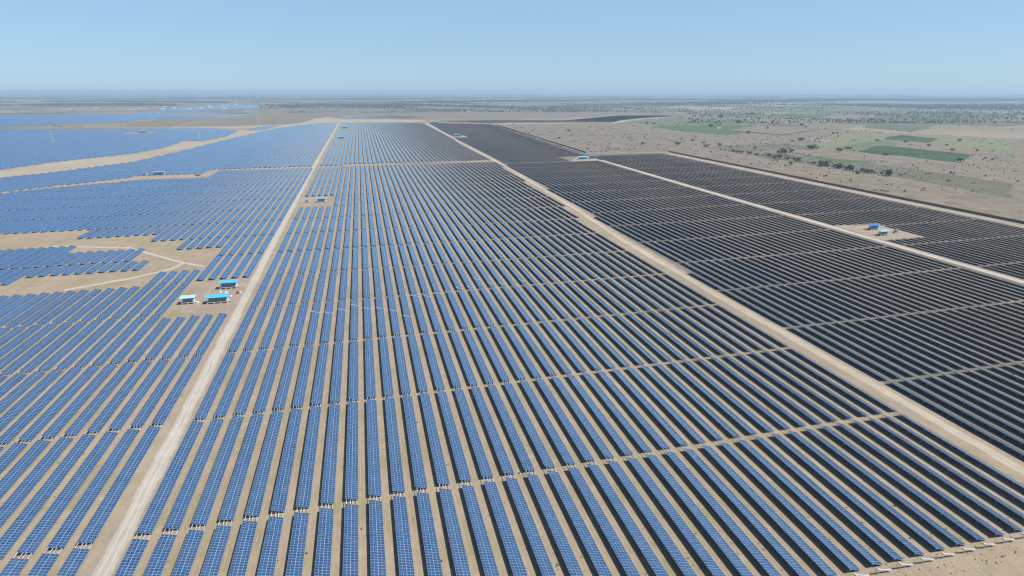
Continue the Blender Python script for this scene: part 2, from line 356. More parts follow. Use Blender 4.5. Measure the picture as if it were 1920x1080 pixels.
road('service_road', [(428, 20), (427, 370), (427.5, 480), (426, 680), (428.5, 850), (430, 1050), (432, 1130), (440, 1300), (455, 1640), (489, 2190)], (7.5, 9), 'road', .09, seed=19)
road('service_road', [(607, 150), (607, 700), (612, 1090)], 9, 'sand', .06, wob=.8, seed=20)
road('service_road', G([(-300, 560), (100, 462), (240, 465), (270, 473), (300, 481), (340, 492), (360, 496), (385, 500)]), 3.4, 'road', .08, seed=21)
road('dirt_track', G([(345, 493), (325, 503), (300, 510), (240, 523), (120, 545)]), 4.5, 'road', .085, seed=22)
sheet('gravel_pad', G([(385, 531), (470, 527), (458, 548), (432, 588), (338, 588), (345, 570), (362, 545)]), 'pad', .05, rough=.8, step=4, seed=23)
sheet('gravel_pad', G([(440, 533), (474, 529), (462, 538), (400, 540), (385, 560), (380, 555), (395, 538)]), 'road', .072, rough=.5, step=4, seed=24)
sheet('gravel_pad', [(-77, 668), (-39, 668), (-39, 730), (-77, 730)], 'pad', .05, rough=.8, step=6, seed=25)
sheet('gravel_pad', [(431, 383), (480, 384), (478, 430), (434, 442)], 'shoulder', .055, rough=1, step=6, seed=26)
sheet('gravel_pad', [(368, 1000), (436, 1000), (440, 1075), (395, 1050)], 'road', .055, rough=1, step=8, seed=27)
sheet('gravel_pad', [(243, 1610), (290, 1610), (285, 1670), (243, 1690)], 'road', .055, rough=1, step=8, seed=28)
for y in (1640, 2110): sheet('gravel_pad', [(-78, y), (-36, y), (-36, y+52), (-78, y+52)], 'pad', .05, rough=1, step=6, seed=29)
road('perimeter_track', G([(790, 224.6), (960, 223.2), (1060, 223.6), (1160, 215.4), (1200, 215)]), 14, 'sand', .09, seed=30)
road('perimeter_track', G([(925, 232.4), (1040, 230.6), (1150, 230.5), (1170, 226.5), (1205, 222.8), (1270, 218.3)]), 14, 'road', .1, seed=31)
road('perimeter_track', G([(700, 229.6), (760, 227), (795, 224.4)]), 12, 'road', .11, seed=32)

# ------------------------------------------------------------------ solar tables
PITCHROW, PERIOD = 7.32, 63.3
TILT = R(18.5); MW, ML, MT = 2.04, .965, .035; MP = .985; SLOPE = 4.13; ZC = 1.12
ct, st = math.cos(TILT), math.sin(TILT)
def sl(s, y, n=0.0): return (s*ct + n*st, y, ZC - s*st + n*ct)     # s down the slope (+x low), n off the face
def module_faces(mb, s0, y0, iu=0, jv=0):
    fr = .036; a, b, c, d = s0, s0+MW, y0, y0+ML; t = MT/2; g = t-.004
    o = [sl(a, c, t), sl(b, c, t), sl(b, d, t), sl(a, d, t)]
    i = [sl(a+fr, c+fr, t), sl(b-fr, c+fr, t), sl(b-fr, d-fr, t), sl(a+fr, d-fr, t)]
    r = [sl(a+fr, c+fr, g), sl(b-fr, c+fr, g), sl(b-fr, d-fr, g), sl(a+fr, d-fr, g)]
    u = [sl(a, c, -t), sl(b, c, -t), sl(b, d, -t), sl(a, d, -t)]
    for k in range(4):
        n = (k+1) % 4
        mb.quad([o[k], o[n], i[n], i[k]], 1); mb.quad([u[k], u[n], o[n], o[k]], 1)
    mb.quad(r, 0, [(iu+.001, jv+.001), (iu+.999, jv+.001), (iu+.999, jv+.999), (iu+.001, jv+.999)])
    mb.quad([u[3], u[2], u[1], u[0]], 2)
_c = {}
def cached(key, fn):
    if key not in _c: _c[key] = fn()
    return _c[key]
def single_module(side):
    def f():
        mb = MB(); module_faces(mb, -SLOPE/2 if side == 0 else SLOPE/2-MW, -ML/2); return mb.mesh('module', ['cell', 'alu', 'back'])
    return cached(('mod', side), f)
def joined_modules(n):
    def f():
        mb = MB()
        for j in range(n):
            y = (j-(n-1)/2)*MP-ML/2
            module_faces(mb, -SLOPE/2, y, 0, j); module_faces(mb, SLOPE/2-MW, y, 1, j)
        return mb.mesh('module_field', ['cell', 'alu', 'back'])
    return cached(('join', n), f)
def rails(n, over):
    def f():
        mb = MB(); L = n*MP; y0, y1 = -L/2-.12, L/2+.12+over
        for s in (-1.62, -.42, .42, 1.62):
            a, b = Vector(sl(s, y0, -.065)), Vector(sl(s, y1, -.065))
            mb.box((a+b)/2, (.17, y1-y0, .10), 0, R_=Matrix.Rotation(TILT, 3, 'Y'))
        a, b = Vector(sl(0, -L/2, -.03)), Vector(sl(0, L/2, -.03))
        mb.box((a+b)/2, (.12, L, .02), 1, R_=Matrix.Rotation(TILT, 3, 'Y'))
        return mb.mesh('purlins', ['purlin', 'alu'])
    return cached(('rail', n, over), f)
def postm(s):
    def f():
        mb = MB(); x, _, z = sl(s, 0, -.2); mb.box((x, 0, z/2-.05), (.12, .12, z+.1)); return mb.mesh('post', ['galv'])
    return cached(('post', s), f)
def rafterm():
    def f():
        mb = MB(); mb.bar(sl(-1.9, 0, -.16), sl(1.9, 0, -.16), .08, 0, .1)
        x, _, z = sl(1.0, 0, -.2); mb.bar((sl(-1.05, 0, 0)[0], 0, .5), (x-.3, 0, z+.1), .05)
        return mb.mesh('rafter', ['galv'])
    return cached('raft', f)
def posts_joined(n):
    def f():
        mb = MB(); L = n*MP; k = max(2, round(L/5.6)+1)
        for i in range(k):
            y = -L/2+.6+(L-1.2)*i/(k-1)
            for s in (-1.05, 1.05):
                x, _, z = sl(s, 0, -.2); mb.box((x, y, z/2-.05), (.12, .12, z+.1))
            mb.bar(sl(-1.9, y, -.16), sl(1.9, y, -.16), .08, 0, .1)
        return mb.mesh('support_frames', ['galv'])
    return cached(('pj', n), f)

# row layout: every block gives (first X, pitch, rows, function X -> list of Y spans, gap lattice offset)
def split(spans, off, per=PERIOD, gap=2.2):
    out = []
    for y0, y1 in spans:
        k = math.floor((y0-off)/per)
        while off+k*per < y1:
            a, b = max(y0, off+k*per+gap/2), min(y1, off+(k+1)*per-gap/2)
            if b-a > 7:
                n = int((b-a)/MP+.01); nxt = b > off+(k+1)*per-gap/2-.01 and off+(k+1)*per+6 < y1
                out.append(((a+b)/2 if nxt else a+n*MP/2, n, nxt))
            k += 1
    return out
tables = []      # (block, row index, X, Yc, n, next)
LAT = 153.6-PERIOD
def kmax(Y): return 37 if Y < 540 else 38 if Y < 600 else 39 if Y < 790 else 40 if Y < 950 else 41
for k in range(0, 42):
    X = -71.2+PITCHROW*k; spans = []
    tops = [b for a, b in ((0, 279), (279, 533), (533, 597), (597, 786), (786, 950), (950, 1027.5)) if k <= kmax((a+b)/2)]
    los = [a for a, b in ((91.8, 279), (279, 533), (533, 597), (597, 786), (786, 950), (950, 1027.5)) if k <= kmax((a+b)/2)]
    a, b = los[0], 1027.5
    if k <= 4: spans = [(a, 664), (732.5, 1019)]
    else: spans = [(a, b-1)]
    for t in split(spans, LAT): tables.append(('A', k, X)+t)
for j in range(0, 95):
    X = -85.9-7.32*j-.3
    s = []
    if j <= 4: s.append((20, 336.5))
    elif j <= 8: s.append((20, 434))
    elif j <= 9: s.append((20, 403))
    else: s.append((20, 403))
    if 11 <= j <= 12: s.append((445, 478))
    elif 13 <= j <= 20: s.append((445, 509))
    elif j > 20: s.append((430, 540))
    lo = 403.9 if j <= 4 else 499.5 if j <= 9 else 530.5 if j <= 13 else 561 if j <= 22 else 592
    top = 1016 if X > -228 else 934 if X > -320 else 934-(-320-X)*.62
    s.append((lo, top))
    for t in split([x for x in s if x[1] > x[0]], LAT): tables.append(('L', j, X)+t)
def roadY(X): return float(np.interp(X-7.2, [210.9, 213, 214.5, 220, 229, 233, 238], [330, 440, 470, 560, 800, 960, 1400])) if X < 245 else 9999
for k in range(0, 28):                                    # between the pink road and the far right road
    X = 218.3+PITCHROW*k
    if X > 419: continue
    lo = 112.5 if X < 219 else float(np.interp(X-8.5, [210.5, 212.5, 220, 229, 233, 234], [0, 0, 0, 0, 0, 0]))
    s = [(112.5, min(996, roadY(X)))]
    for t in split(s, 175.6-PERIOD): tables.append(('R', k, X)+t)
for k in range(0, 23):
    X = 437.5+PITCHROW*k
    if X > 597: continue
    s = [(100, 382 if X < 480 else 365), (441-(X-437)*.09 if X < 480 else 365.2, 1078)]
    for t in split(s, 175.6-PERIOD): tables.append(('Q', k, X)+t)
for k in range(0, 39):                                    # beyond the crossing track
    X = -71.5+8.05*k
    lo = 1040 if k < 5 else 1057
    top = 2490 if X < 60 else 2490-(X-60)*.65
    if X > 229+(2400-1050)*.008: continue
    s = [(lo, 1640), (1692, 2108), (2160, top)] if k < 4 else [(lo, top)]
    hi = 2490
    if X > 229: s = [(1500, top)]
    for t in split(s, 1057-.95): tables.append(('B', k, X)+t)
for j in range(0, 62):
    X = -92-7.9*j
    edge = np.interp(X, [-595, -567, -479, -408, -380, -350, -283, -196, -107], [827, 964, 1059, 1180, 1368, 1672, 2180, 2422, 2440])
    lo = 1038 if X > -245 else 986 if X > -338 else 968+(X+338)*.9
    for t in split([(lo, edge)], 1040-.95): tables.append(('C', j, X)+t)
for k in range(0, 33):
    X = 247.6+7.4*k
    lo = 1003 if X < 368 else 1076 if X < 432 else 1140+(X-440)*18
    hi = min(2395-(X-275)*.7, np.interp(X-7.5, [240, 241, 250, 256], [1630, 1680, 2100, 2400]) if X < 263 else 9999)
    sp = [(lo, 1612), (1672, hi)] if X < 285 else [(lo, hi)]
    for t in split([q for q in sp if q[1] > q[0]], 1003-.95): tables.append(('D', k, X)+t)
def inside(poly, x, y):
    c = False
    for i in range(len(poly)):
        (x1, y1), (x2, y2) = poly[i], poly[i-1]
        if (y1 > y) != (y2 > y) and x < (x2-x1)*(y-y1)/(y2-y1)+x1: c = not c
    return c
def fill(block, poly, p, off, hole=None):
    X0 = min(q[0] for q in poly); X1 = max(q[0] for q in poly); i = 0; X = X0+p/2
    while X < X1:
        ys = []
        for a in range(len(poly)):
            (x1, y1), (x2, y2) = poly[a], poly[a-1]
            if (x1 > X) != (x2 > X): ys.append(y1+(y2-y1)*(X-x1)/(x2-x1))
        ys.sort(); sp = list(zip(ys[::2], ys[1::2]))
        if hole:
            h = []
            for a, b in sp:
                if hole[0] < X < hole[1]: h += [(a, min(b, hole[2])), (max(a, hole[3]), b)]
                else: h.append((a, b))
            sp = [q for q in h if q[1] > q[0]]
        for t in split(sp, off): tables.append((block, i, X)+t)
        X += p; i += 1
hx, hy = gp(265, 249)
fill('F', [(-1500, 2000)]+G([(-60, 243), (240, 241.5), (400, 240.5), (445, 244), (440, 251), (425, 255.5), (380, 264.5), (345, 264), (300, 279), (240, 289), (100, 304), (-100, 333), (-300, 360)])+[(-1500, 700)], 7.6, 11, (hx-45, hx+40, hy-45, hy+45))
fill('F', G([(466, 243.5), (500, 235.6), (522, 236.6), (500, 242.6), (482, 245)]), 7.6, 30)
fill('F', G([(-60, 216), (240, 213.5), (262, 210.5), (380, 213), (480, 214.5), (450, 217.6), (300, 221.5), (240, 227.5), (-60, 240)]), 9, 12)
fill('F', G([(283, 207.4), (320, 202), (400, 198.4), (485, 196.8), (487, 204), (330, 208)]), 12, 12)
fill('F', G([(642, 217.3), (735, 216.6), (805, 221.4), (720, 222.2), (644, 222.2)]), 8.6, 12)
fill('F', G([(800, 227.2), (960, 225), (1062, 226), (1160, 217), (1210, 217), (1265, 217.8), (1200, 221.8), (1165, 225.5), (1150, 229.4), (960, 230.2), (925, 231.4), (900, 230.6)]), 8, 12)
fill('F', G([(1350, 187.5), (1500, 185.5), (1680, 184), (1960, 183.4), (1960, 187.5), (1680, 187.8), (1560, 190), (1440, 191.6), (1360, 190)]), 40, 12)

def seen(t):
    _, _, X, Y, n, _ = t; h = n*MP/2; sc = []
    for yy in (Y-h, Y-h/2, Y, Y+h/2, Y+h):
        x, y = pix(X, yy, 1)
        if -15 < x < 1935 and 0 < y < 1092: sc.append(1)
    return bool(sc)
near = [t for t in tables if t[0] in 'ALRQ' and seen(t)]
def size(t): return math.hypot(t[2], t[3]-.0, CAM_H)/(1+.004*t[4])
near.sort(key=size)
near = near[:298]; near_set = set(near)
closest = {t for t in near if t[3] < 250 and math.hypot(t[2], t[3]) < 262}
ORD = ['zeroth', 'first', 'second', 'third', 'fourth', 'fifth', 'sixth', 'seventh', 'eighth', 'ninth', 'tenth', 'eleventh', 'twelfth', 'thirteenth',
       'fourteenth', 'fifteenth', 'sixteenth', 'seventeenth', 'eighteenth', 'nineteenth']
def ordw(n):
    if n < 20: return ORD[n]
    t = {2: 'twent', 3: 'thirt', 4: 'fort', 5: 'fift', 6: 'sixt', 7: 'sevent', 8: 'eight', 9: 'ninet'}[n//10]
    return t+'ieth' if n % 10 == 0 else t+'y-'+ORD[n % 10]
rank = {}
for t in sorted(near, key=lambda t: t[3]): rank.setdefault((t[0], t[1]), []).append(t)
WHERE = {'A': ('row right of the pale left road'), 'L': ('row left of the pale left road'),
         'R': ('row beyond the pinkish road'), 'Q': ('row right of the far right road')}
LOOK = {'A': 'blue solar table', 'L': 'blue solar table', 'R': 'dark solar table seen from behind', 'Q': 'dark distant solar table'}
for t in near:
    b, k, X, Y, n, nxt = t
    lab = f"{LOOK[b]}, {ordw(k+1)} {WHERE[b]}, {ordw(rank[(b, k)].index(t)+1)} up"
    if n < 40: lab = lab.replace('solar table', 'short solar table', 1)
    o = empty('solar_table', (X+random.uniform(-.06, .06), Y, random.uniform(-.07, .05))); o.rotation_euler = (random.uniform(-.0015, .0015), random.uniform(-.012, .012), random.uniform(-.0012, .0012)); tag(o, lab, 'solar table', 'solar tables standing in long parallel rows')
    link('rail_frame', rails(n, 1.96 if nxt else 0.0), o)
    if t in closest:
        for side in (0, 1):
            for j in range(n):
                link('solar_panel', single_module(side), o, (0, (j-(n-1)/2)*MP, 0))
        L = n*MP; kk = max(2, round(L/5.6)+1)
        for i in range(kk):
            y = -L/2+.6+(L-1.2)*i/(kk-1)
            link('post', postm(-1.05), o, (0, y, 0)); link('post', postm(1.05), o, (0, y, 0)); link('rafter', rafterm(), o, (0, y, 0))
    else:
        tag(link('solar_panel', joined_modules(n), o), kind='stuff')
        tag(link('support_frame', posts_joined(n), o), kind='stuff')
# everything further off: one mass
mb_v, mb_f, mb_m, mb_uv = [], [], [], []
def slab(X, Y, n, wf=1.0):
    L = n*MP/2; s = SLOPE/2*wf; t = .03; k = len(mb_v); jx, jz, jt = random.uniform(-.06, .06), random.uniform(-.07, .05), random.uniform(-.02, .02)
    for nn in (-t, t):
        for (a, y) in ((-s, -L), (s, -L), (s, L), (-s, L)):
            p = sl(a, y, nn); mb_v.append((p[0]+X+jx, p[1]+Y, p[2]+jz-a*jt))
    F_ = [((4, 5, 6, 7), 0), ((3, 2, 1, 0), 2), ((0, 1, 5, 4), 1), ((1, 2, 6, 5), 1), ((2, 3, 7, 6), 1), ((3, 0, 4, 7), 1)]
    for f, m in F_:
        mb_f.append(tuple(k+i for i in f)); mb_m.append(m)
        mb_uv.extend([(0, 0), (2, 0), (2, n), (0, n)] if m == 0 else [(0, 0)]*4)
    kk = max(2, round(2*L/8)+1)
    if Y < 1100:
        for i in range(kk):
            y = -L+.6+(2*L-1.2)*i/(kk-1)
            x, _, z = sl(-1.05, 0, -.2); q = len(mb_v)
            mb_v.extend([(X+x, Y+y-.1, 0), (X+x, Y+y+.1, 0), (X+x, Y+y+.1, z), (X+x, Y+y-.1, z)])
            mb_f.append((q, q+1, q+2, q+3)); mb_m.append(1); mb_uv.extend([(0, 0)]*4)
for t in tables:
    if t not in near_set: slab(t[2], t[3], t[4], 1.17 if t[0] in 'BC' else 1.1 if t[0] == 'F' and t[3] > 2400 else 1.0)
me = bpy.data.meshes.new('distant_solar_array'); me.from_pydata(mb_v, [], mb_f); me.polygons.foreach_set('material_index', mb_m)
me.uv_layers.new(name='UVMap').data.foreach_set('uv', [x for p in mb_uv for x in p])
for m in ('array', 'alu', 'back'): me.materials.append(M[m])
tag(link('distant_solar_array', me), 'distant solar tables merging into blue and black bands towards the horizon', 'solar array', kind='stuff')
print('tables', len(tables), 'near', len(near), 'closest', len(closest), 'X')

# ------------------------------------------------------------------ cleaning robots parked on the rows
def robot(X, Y, lab, docked=False):
    o = empty('cleaning_robot', (X, Y, 0)); tag(o, lab, 'cleaning robot', 'white panel cleaning robots')
    rot = Matrix.Rotation(TILT, 3, 'Y')
    mb = MB(); mb.box(sl(0, 0, .20), (4.5, .24, .12), 0, R_=rot); mb.box(sl(0, -.18, .13), (4.2, .10, .12), 1, R_=rot)
    link('brush_housing', cached('rb', lambda: mb.mesh('brush_housing', ['purlin', 'galv'])), o)
    for s in (-2.3, 2.3):
        def f(s=s):
            m2 = MB(); m2.box(sl(s, 0, .14), (.22, .75, .30), 0, R_=rot); m2.box(sl(s*1.03, .25, .0), (.1, .2, .2), 1, R_=rot); m2.box(sl(s*1.03, -.25, .0), (.1, .2, .2), 1, R_=rot)
            return m2.mesh('drive_unit', ['white', 'rubber'])
        link('drive_unit', cached(('rd', s), f), o)
    if docked:
        def f():
            m2 = MB()
            for s in (-1.6, 1.6):
                a = sl(s, 0, 0); m2.bar((a[0], 0, 0), (a[0], 0, a[2]), .1)
                m2.bar(sl(s, -.6, .0), sl(s, 1.1, .0), .08)
            return m2.mesh('dock_frame', ['galv'])
        link('dock_frame', cached('dock', f), o)
rob = [(592.5, 584.5), (616, 585.5), (641, 580), (665, 571.5), (692, 577.5), (713, 577.5), (737, 581.5), (764, 592.5), (778, 554), (801, 555), (822, 549),
       (842, 545), (861, 540), (883, 538), (896, 523), (919, 531), (942, 531), (963, 533), (980, 525)]
for i, (px, py) in enumerate(rob):
    X, Y = gp(px, py, 1.5); k = round((X+71.2)/PITCHROW)
    robot(-71.2+PITCHROW*k, Y, f"white cleaning robot lying across the {ordw(k+1)} row right of the left road")
for k, px in ((26, 1600), (27, 1640), (28, 1680)):
    robot(-71.2+PITCHROW*k, 90.1, f"white cleaning robot docked past the near end of the {ordw(k+1)} row", True)
for k in range(29, 37):
    robot(-71.2+PITCHROW*k, 90.1, f"white cleaning robot docked past the near end of the {ordw(k+1)} row", True)

# ------------------------------------------------------------------ inverter stations
def station(X, Y, wd, dp, roofmat, lab, hr=4.2, cabs=2, rz=0.0, roof=True, stairs=False):
    o = empty('inverter_shelter', (X, Y, 0), rz); tag(o, lab, 'inverter shelter', 'inverter shelters on their earth pads')
    mb = MB(); mb.box((0, 0, 1.0), (wd, dp, .25), 0)
    link('platform', mb.mesh('platform', ['conc']), o)
    nx = max(2, round(wd/3.6)+1)
    pl = MB(); pl.box((0, 0, .43), (.55, .55, .88), 0); plm = pl.mesh('plinth', ['white'])
    for i in range(nx):
        for sy in (-1, 1): link('plinth', plm, o, (-wd/2+.4+(wd-.8)*i/(nx-1), sy*(dp/2-.35), 0))
    if roof:
        pm = MB(); pm.box((0, 0, (hr-1.1)/2+1.12), (.12, .12, hr-1.14)); pmm = pm.mesh('roof_post', ['galv'])
        for i in range(nx):
            for sy in (-1, 1): link('roof_post', pmm, o, (-wd/2+.4+(wd-.8)*i/(nx-1), sy*(dp/2-.25), 0))
        rf = MB(); tl = Matrix.Rotation(R(5), 3, 'X'); rf.box((0, 0, hr+.1), (wd+1.1, dp+1.3, .08), 0, R_=tl)
        nr = int((wd+1)/.6)
        for i in range(nr): rf.box(Vector((-(wd+1)/2+.3+i*.6, 0, 0))+Vector((0, 0, hr+.16)), (.08, dp+1.28, .05), 0, R_=tl)
        link('roof', rf.mesh('roof', [roofmat]), o)
    cw = (wd-1.2)/cabs-.5
    for i in range(cabs):
        x = -wd/2+.6+(cw+.5)*(i+.5)-.0
        cm = MB(); h = 2.25; cm.box((0, 0, 1.125+h/2), (cw, dp*.5, h), 0); cm.box((0, 0, 1.125+h+.05), (cw+.1, dp*.5+.1, .1), 0)
        cb = link('cabinet', cm.mesh('cabinet', ['cab']), o, (x, .1, 0))
        lm = MB(); nd = max(2, int(cw/1.1))
        for q in range(nd):
            xx = -cw/2+cw*(q+.5)/nd; lm.box((xx, -dp*.25-.03, 2.2), (cw/nd*.8, .05, 1.7), 0)
            for z in range(5): lm.box((xx, -dp*.25-.07, 1.6+z*.3), (cw/nd*.65, .04, .1), 1)
        link('door', lm.mesh('door', ['cab', 'cab_dark']), cb)
    tm = MB(); tm.box((wd/2-.75, -.3, 2.0), (1.0, 1.5, 1.7), 0); 
    for z in range(4): tm.box((wd/2-.2, -.3, 1.5+z*.35), (.14, 1.3, .16), 0)
    link('transformer', tm.mesh('transformer', ['white']), o)
    if stairs:
        sm = MB()
        for i in range(4): sm.box((wd/2+.2+i*.3, 0, .95-i*.23), (.28, 1.1, .05), 0)
        for sy in (-.55, .55): sm.bar((wd/2, sy, 2.0), (wd/2+1.2, sy, 1.1), .05); sm.bar((wd/2+1.2, sy, 0), (wd/2+1.2, sy, 1.1), .05)
        link('stairs', sm.mesh('stairs', ['galv']), o)
    return o
station(-94.0, 359.8, 12.0, 4.2, 'cyan', 'long cyan roofed inverter shelter, nearest and widest of the three by the left road', 4.3, 3, stairs=True)
station(-93.3, 387.6, 10.6, 3.6, 'cyan', 'cyan roofed inverter shelter behind the widest one, close to the left road', 4.4, 2, stairs=True)
station(-111.2, 362.8, 7.4, 3.6, 'cyan_pale', 'small pale blue roofed inverter shelter standing left of the cyan ones', 4.2, 2, stairs=True)
station(-52.3, 692, 9.5, 4.2, 'cyan', 'cyan roofed shelter on the square earth pad right of the left road', 4.6, 3)
station(-68.0, 692, 5.6, 3.2, 'cyan', 'open roofless transformer bay left of the cyan shelter on the square pad', roof=False, cabs=1, lab2=None) if False else station(-68.0, 692, 5.6, 3.2, 'cyan', 'roofless grey transformer bay left of the cyan shelter on the square pad', cabs=1, roof=False)
X, Y = gp(299, 328); station(X, Y, 15, 5, 'cyan', 'cyan roofed shelter on the dirt strip at the far left', 5, 3)
X, Y = gp(271, 328); station(X, Y, 9, 5, 'cab', 'grey roofless equipment bay left of the shelter on the far left strip', cabs=2, roof=False)
station(457, 418, 10, 4.5, 'blue', 'deep blue roofed shelter on the pale pad at the right edge', 4.8, 2)
station(447, 398, 9, 4, 'cyan_pale', 'pale blue roofed shelter in front of the deep blue one', 4.2, 2)
station(466, 402, 5, 3.4, 'white', 'roofless white equipment bay beside the pale blue shelter', cabs=1, roof=False)
station(402, 1026, 18, 6, 'cyan_pale', 'shelter at the pad where the far right road meets the wall corner, left unit', 5, 3)
station(424, 1030, 15, 6, 'blue', 'blue roofed shelter where the far right road meets the wall corner, right unit', 6, 2)
station(262, 1645, 18, 8, 'cyan', 'small blue shelter on the pad beside the upper pinkish road', 6, 3)
station(249, 1645, 7, 6, 'white', 'white bay left of the shelter beside the upper pinkish road', cabs=1, roof=False)
station(291, 2392, 30, 9, 'cyan_pale', 'faint pale shelter at the top end of the pinkish road', 6, 3)
station(-56, 1655, 16, 6, 'cyan', 'small cyan shelter on the lower of two pads by the upper left road', 5, 3)
station(-56, 2125, 20, 8, 'cyan', 'small cyan shelter on the upper of two pads by the upper left road', 5, 3)
station(hx+5, hy, 26, 8, 'cab', 'grey roofed shelter in the middle of the far left solar field', 6, 4)

def fire_point(X, Y):
    o = empty('fire_point', (X, Y, 0)); tag(o, 'red fire bucket stand beside the cyan shelters by the left road', 'fire stand')
    m1 = MB()
    for x in (-.6, .6): m1.box((x, 0, .9), (.08, .08, 1.8))
    m1.box((0, 0, 1.7), (1.4, .1, .12)); link('stand', m1.mesh('stand', ['red']), o)
    for x in (-.4, 0, .4):
        b = bmesh.new(); bmesh.ops.create_cone(b, cap_ends=True, segments=10, radius1=.13, radius2=.19, depth=.35)
        me = bpy.data.meshes.new('bucket'); b.to_mesh(me); b.free(); me.materials.append(M['red']); link('bucket', me, o, (x, -.1, 1.4))
    m2 = MB(); m2.box((0, .8, .5), (1.6, 1.0, 1.0)); link('sand_box', m2.mesh('sand_box', ['red']), o)
X, Y = gp(446, 551); fire_point(X, Y)
def pallet(X, Y, lab, n=5):
    o = empty('crate_stack', (X, Y, 0), .2); tag(o, lab, 'stack', 'white stacks beside the shelters')
    for i in range(n):
        m1 = MB(); m1.box((0, 0, .15), (1.5, 1.0, .28)); link('crate', m1.mesh('crate', ['white']), o, ((i % 2)*.12, 0, .0+.3*i))
for i, (px, py, lab) in enumerate([(451, 549, 'white stack right of the red fire stand'), (414, 549, 'white stack left in front of the rear shelter'), (424, 550, 'white stack in the middle in front of the rear shelter'),
        (433, 556, 'white stack at the right end of the widest shelter roof'), (371, 568, 'white stack right of the small pale blue shelter')]):
    X, Y = gp(px, py); pallet(X, Y, lab, 2+i % 3)

# ------------------------------------------------------------------ boundary walls, pylons, farm buildings
def wall(line, lab):
    mb = MB(); pts = [Vector(p) for p in line]
    for a, b in zip(pts, pts[1:]):
        L = (b-a).length; ang = math.atan2((b-a).y, (b-a).x); r = Matrix.Rotation(ang, 3, 'Z'); c = (a+b)/2
        mb.box((c.x, c.y, 1.35), (L, .12, 2.7), 0, R_=r)
        for i in range(int(L/5)):
            q = a.lerp(b, i*5/L); mb.box((q.x, q.y, 1.4), (.25, .3, 2.85), 0, R_=r)
    tag(link('boundary_wall', mb.mesh('boundary_wall', ['wall'])), lab, 'wall')
wall([(618, 120), (620, 600), (624, 800), (627, 1108)], 'long dark precast wall along the right edge of the panel field')
wall([(449, 1131), (457, 1300), (471, 1590), (483, 1900), (494, 2188)], 'dark boundary wall running from the blue shelter away to the far corner')
def pylon(X, Y, H, lab):
    o = empty('pylon', (X, Y, 0)); tag(o, lab, 'pylon', 'lattice power pylons')
    m1 = MB(); b, t = H*.10, H*.02
    lv = [0, .22, .42, .6, .76, .9, 1.0]
    def cor(f): r_ = b+(t-b)*f; return [(-r_, -r_, H*f), (r_, -r_, H*f), (r_, r_, H*f), (-r_, r_, H*f)]
    for f0, f1 in zip(lv, lv[1:]):
        A_, B_ = cor(f0), cor(f1)
        for i in range(4): m1.bar(A_[i], B_[i], .28); m1.bar(A_[i], B_[(i+1) % 4], .16); m1.bar(B_[i], B_[(i+1) % 4], .16)
    link('tower', m1.mesh('tower', ['galv']), o)
    for f, l in ((.68, .24), (.80, .20), (.92, .16)):
        m2 = MB(); m2.bar((-H*l, 0, H*f), (H*l, 0, H*f), .25); m2.bar((-H*l, 0, H*f), (0, 0, H*(f+.05)), .15); m2.bar((H*l, 0, H*f), (0, 0, H*(f+.05)), .15)
        link('cross_arm', m2.mesh('cross_arm', ['galv']), o)
X, Y = gp(373.5, 262.5); pylon(X, Y, 26, 'thin lattice pylon at the near edge of the far left solar field')
X, Y = gp(487, 240); pylon(X, Y, 44, 'taller lattice pylon between the far left field and the small blue patch')
X, Y = gp(1242, 260); pylon(X, Y, 13, 'short grey pole tower alone on the scrub beyond the panels')
X, Y = gp(100, 268); pylon(X, Y, 30, 'lattice pylon standing left of the far left solar field')
def house(X, Y, w_, d_, h_, lab, mat='hwall', roof='hroof', group='farm buildings', rz=0.0, flat=False):
    o = empty('farm_building', (X, Y, 0), rz); tag(o, lab, 'building', group)
    m1 = MB(); m1.box((0, 0, h_/2), (w_, d_, h_)); link('wall', m1.mesh('wall', [mat]), o)
    m2 = MB()
    if flat: m2.box((0, 0, h_+.12), (w_+.5, d_+.5, .24))
    else:
        e, r_ = .5, h_*.4
        a = [(-w_/2-e, -d_/2-e, h_), (w_/2+e, -d_/2-e, h_), (w_/2+e, d_/2+e, h_), (-w_/2-e, d_/2+e, h_)]; t = [(-w_/2-e, 0, h_+r_), (w_/2+e, 0, h_+r_)]
        m2.quad([a[0], a[1], t[1], t[0]]); m2.quad([a[2], a[3], t[0], t[1]]); m2.quad([a[1], a[2], t[1]]); m2.quad([a[3], a[0], t[0]]); m2.quad([a[3], a[2], a[1], a[0]])
    link('roof', m2.mesh('roof', [roof]), o)
    m3 = MB(); m3.box((w_*.15, -d_/2-.03, 1.05), (1.1, .06, 2.1)); link('door', m3.mesh('door', ['cab_dark']), o)
